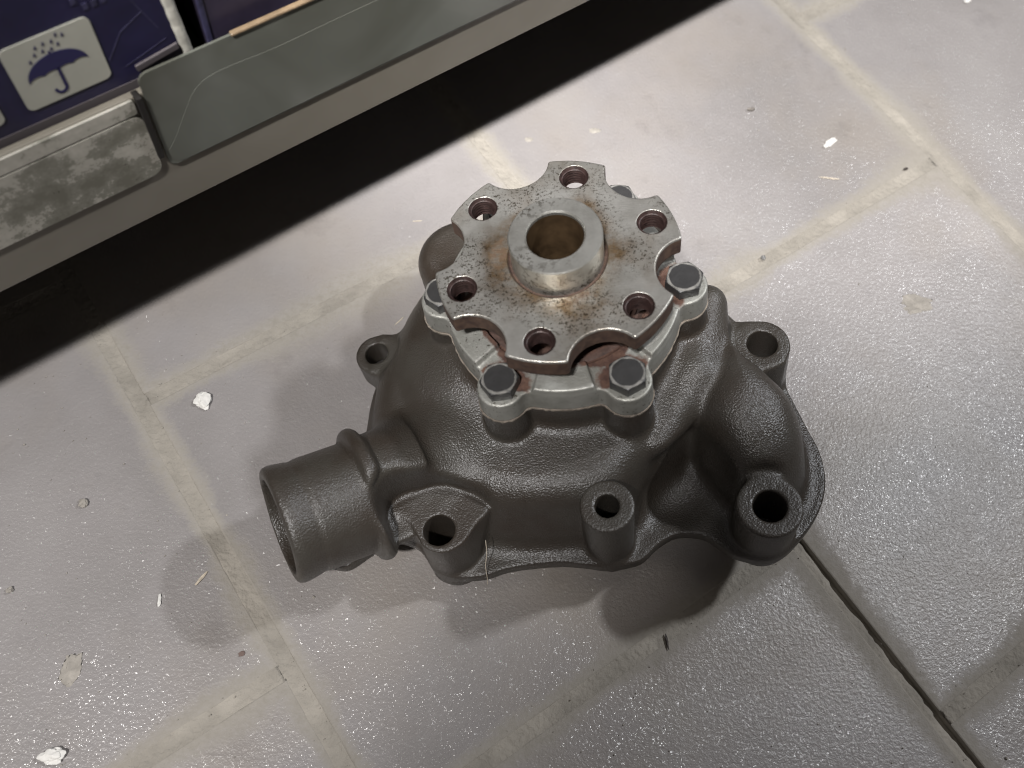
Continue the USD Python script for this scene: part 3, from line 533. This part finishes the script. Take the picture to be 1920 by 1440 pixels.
flake('wood_splinter', 'pale splinter at the edge of the pipe shadow', 'splinter', 377, 1086, (5.4, 1.2, .8), 'pale_wood', 14, 1.0)
flake('metal_crumb', 'small grey metal crumb on the tile above the pump hub', 'crumb', 1408, 207, (4.2, 1.8, 1.6), 'grit_grey', 4, .2)
flake('metal_bead', 'tiny shiny bead on the joint right of the pump hub', 'bead', 1430, 486, (2.2, 2.2, 2.0), 'glass_bead', 6)
flake('stone_crumb', 'beige stone crumb on the left tile', 'crumb', 158, 945, (3.6, 3.4, 2.0), 'mortar_spot', 7)
flake('stone_crumb', 'small beige stone crumb near the left frame edge', 'crumb', 21, 1107, (2.4, 2.2, 1.4), 'mortar_spot', 9)
flake('red_crumb', 'reddish brown crumb between the lower left joints', 'crumb', 454, 1226, (2.4, 2.2, .6), 'red_crumb', 10)
flake('dark_splinter', 'dark thin splinter on the tile below the right boss', 'splinter', 1250, 1203, (5.4, 1.0, .8), 'dark_crumb', 11, 1.7)
flake('dark_crumb', 'black crumb on the sandy joint at the upper right', 'crumb', 1697, 318, (2.8, 1.4, 1.0), 'dark_crumb', 13, .5)
flake('paint_flake', 'white flake at the top right corner', 'flake', 1813, 4, (5.0, 2.0, 1.0), 'white_paint_flake', 15, .5)
flake('wood_splinter', 'bent pale splinter beside the shelf shadow left of the hub', 'splinter', 782, 415, (4.6, .5, .4), 'pale_wood', 16, .1)
flake('wood_splinter', 'pale splinter on the tile beside the upper left lug', 'splinter', 748, 603, (5.2, .5, .4), 'pale_wood', 17, .85)
# mortar splashes stuck to the tiles
for px, py, sx, sy, sd in ((1720, 568, 15, 9, 3), (1712, 580, 9, 5, 8), (132, 1256, 7, 13, 4), (992, 262, 4, 3, 5), (1115, 245, 6, 3, 6)):
    m = trimesh.creation.icosphere(3, 1.0); v = np.array(m.vertices); v *= (1 + 1.5 * (meshkit.fbm(v * 2.2 + sd * 3.1, 4, sd) - .5))[:, None]; v *= (sx / 2, sy / 2, 0.3)
    M = np.eye(4); M[:3, 3] = (fpix(px, py) + np.array([0, 0, 0.02])) * MM; obj('mortar_spot', (v, m.faces), 'mortar_spot', floor, smooth=True, m=M)
# loose grit: too fine to count
parts, base = [], trimesh.creation.icosphere(0, 1.0)
for i in range(900):
    px, py = RNG.uniform(-40, 1960), RNG.uniform(-40, 1480); p = fpix(px, py)
    if np.hypot(*(p[:2] - (5, -35))) < 95: continue
    m = base.copy(); r = RNG.uniform(.10, .34) * (1.7 if RNG.random() < .06 else 1); m.vertices = m.vertices * r * RNG.uniform(.6, 1.4, 3) + p + (0, 0, r * .6); parts.append(m)
tag(obj('loose_grit', trimesh.util.concatenate(parts), 'mortar_spot'), 'fine pale grit scattered over the tiles', 'grit', kind='stuff')
# a hair stuck to the front of the casting
def lw(l): return Lm @ np.asarray(l, float) + PO
pts = np.array([lw(p) for p in ((-35.6, -80.5, 9.5), (-35.9, -84, 4), (-37.2, -87, -2), (-37.4, -89.6, -8), (-37.9, -91.0, -13))]) * MM
cu = UsdGeom.BasisCurves.Define(stage, '/World/fibre'); cu.CreatePointsAttr(Vt.Vec3fArray.FromNumpy(pts.astype(np.float32))); cu.CreateCurveVertexCountsAttr([len(pts)]); cu.CreateTypeAttr('cubic'); cu.CreateBasisAttr('catmullRom'); cu.CreateWidthsAttr([0.0003] * len(pts)); cu.SetWidthsInterpolation('vertex')
UsdShade.MaterialBindingAPI.Apply(cu.GetPrim()).Bind(MAT['pale_wood']); tag(cu.GetPrim(), 'pale hair clinging to the front of the pump casting', 'fibre')
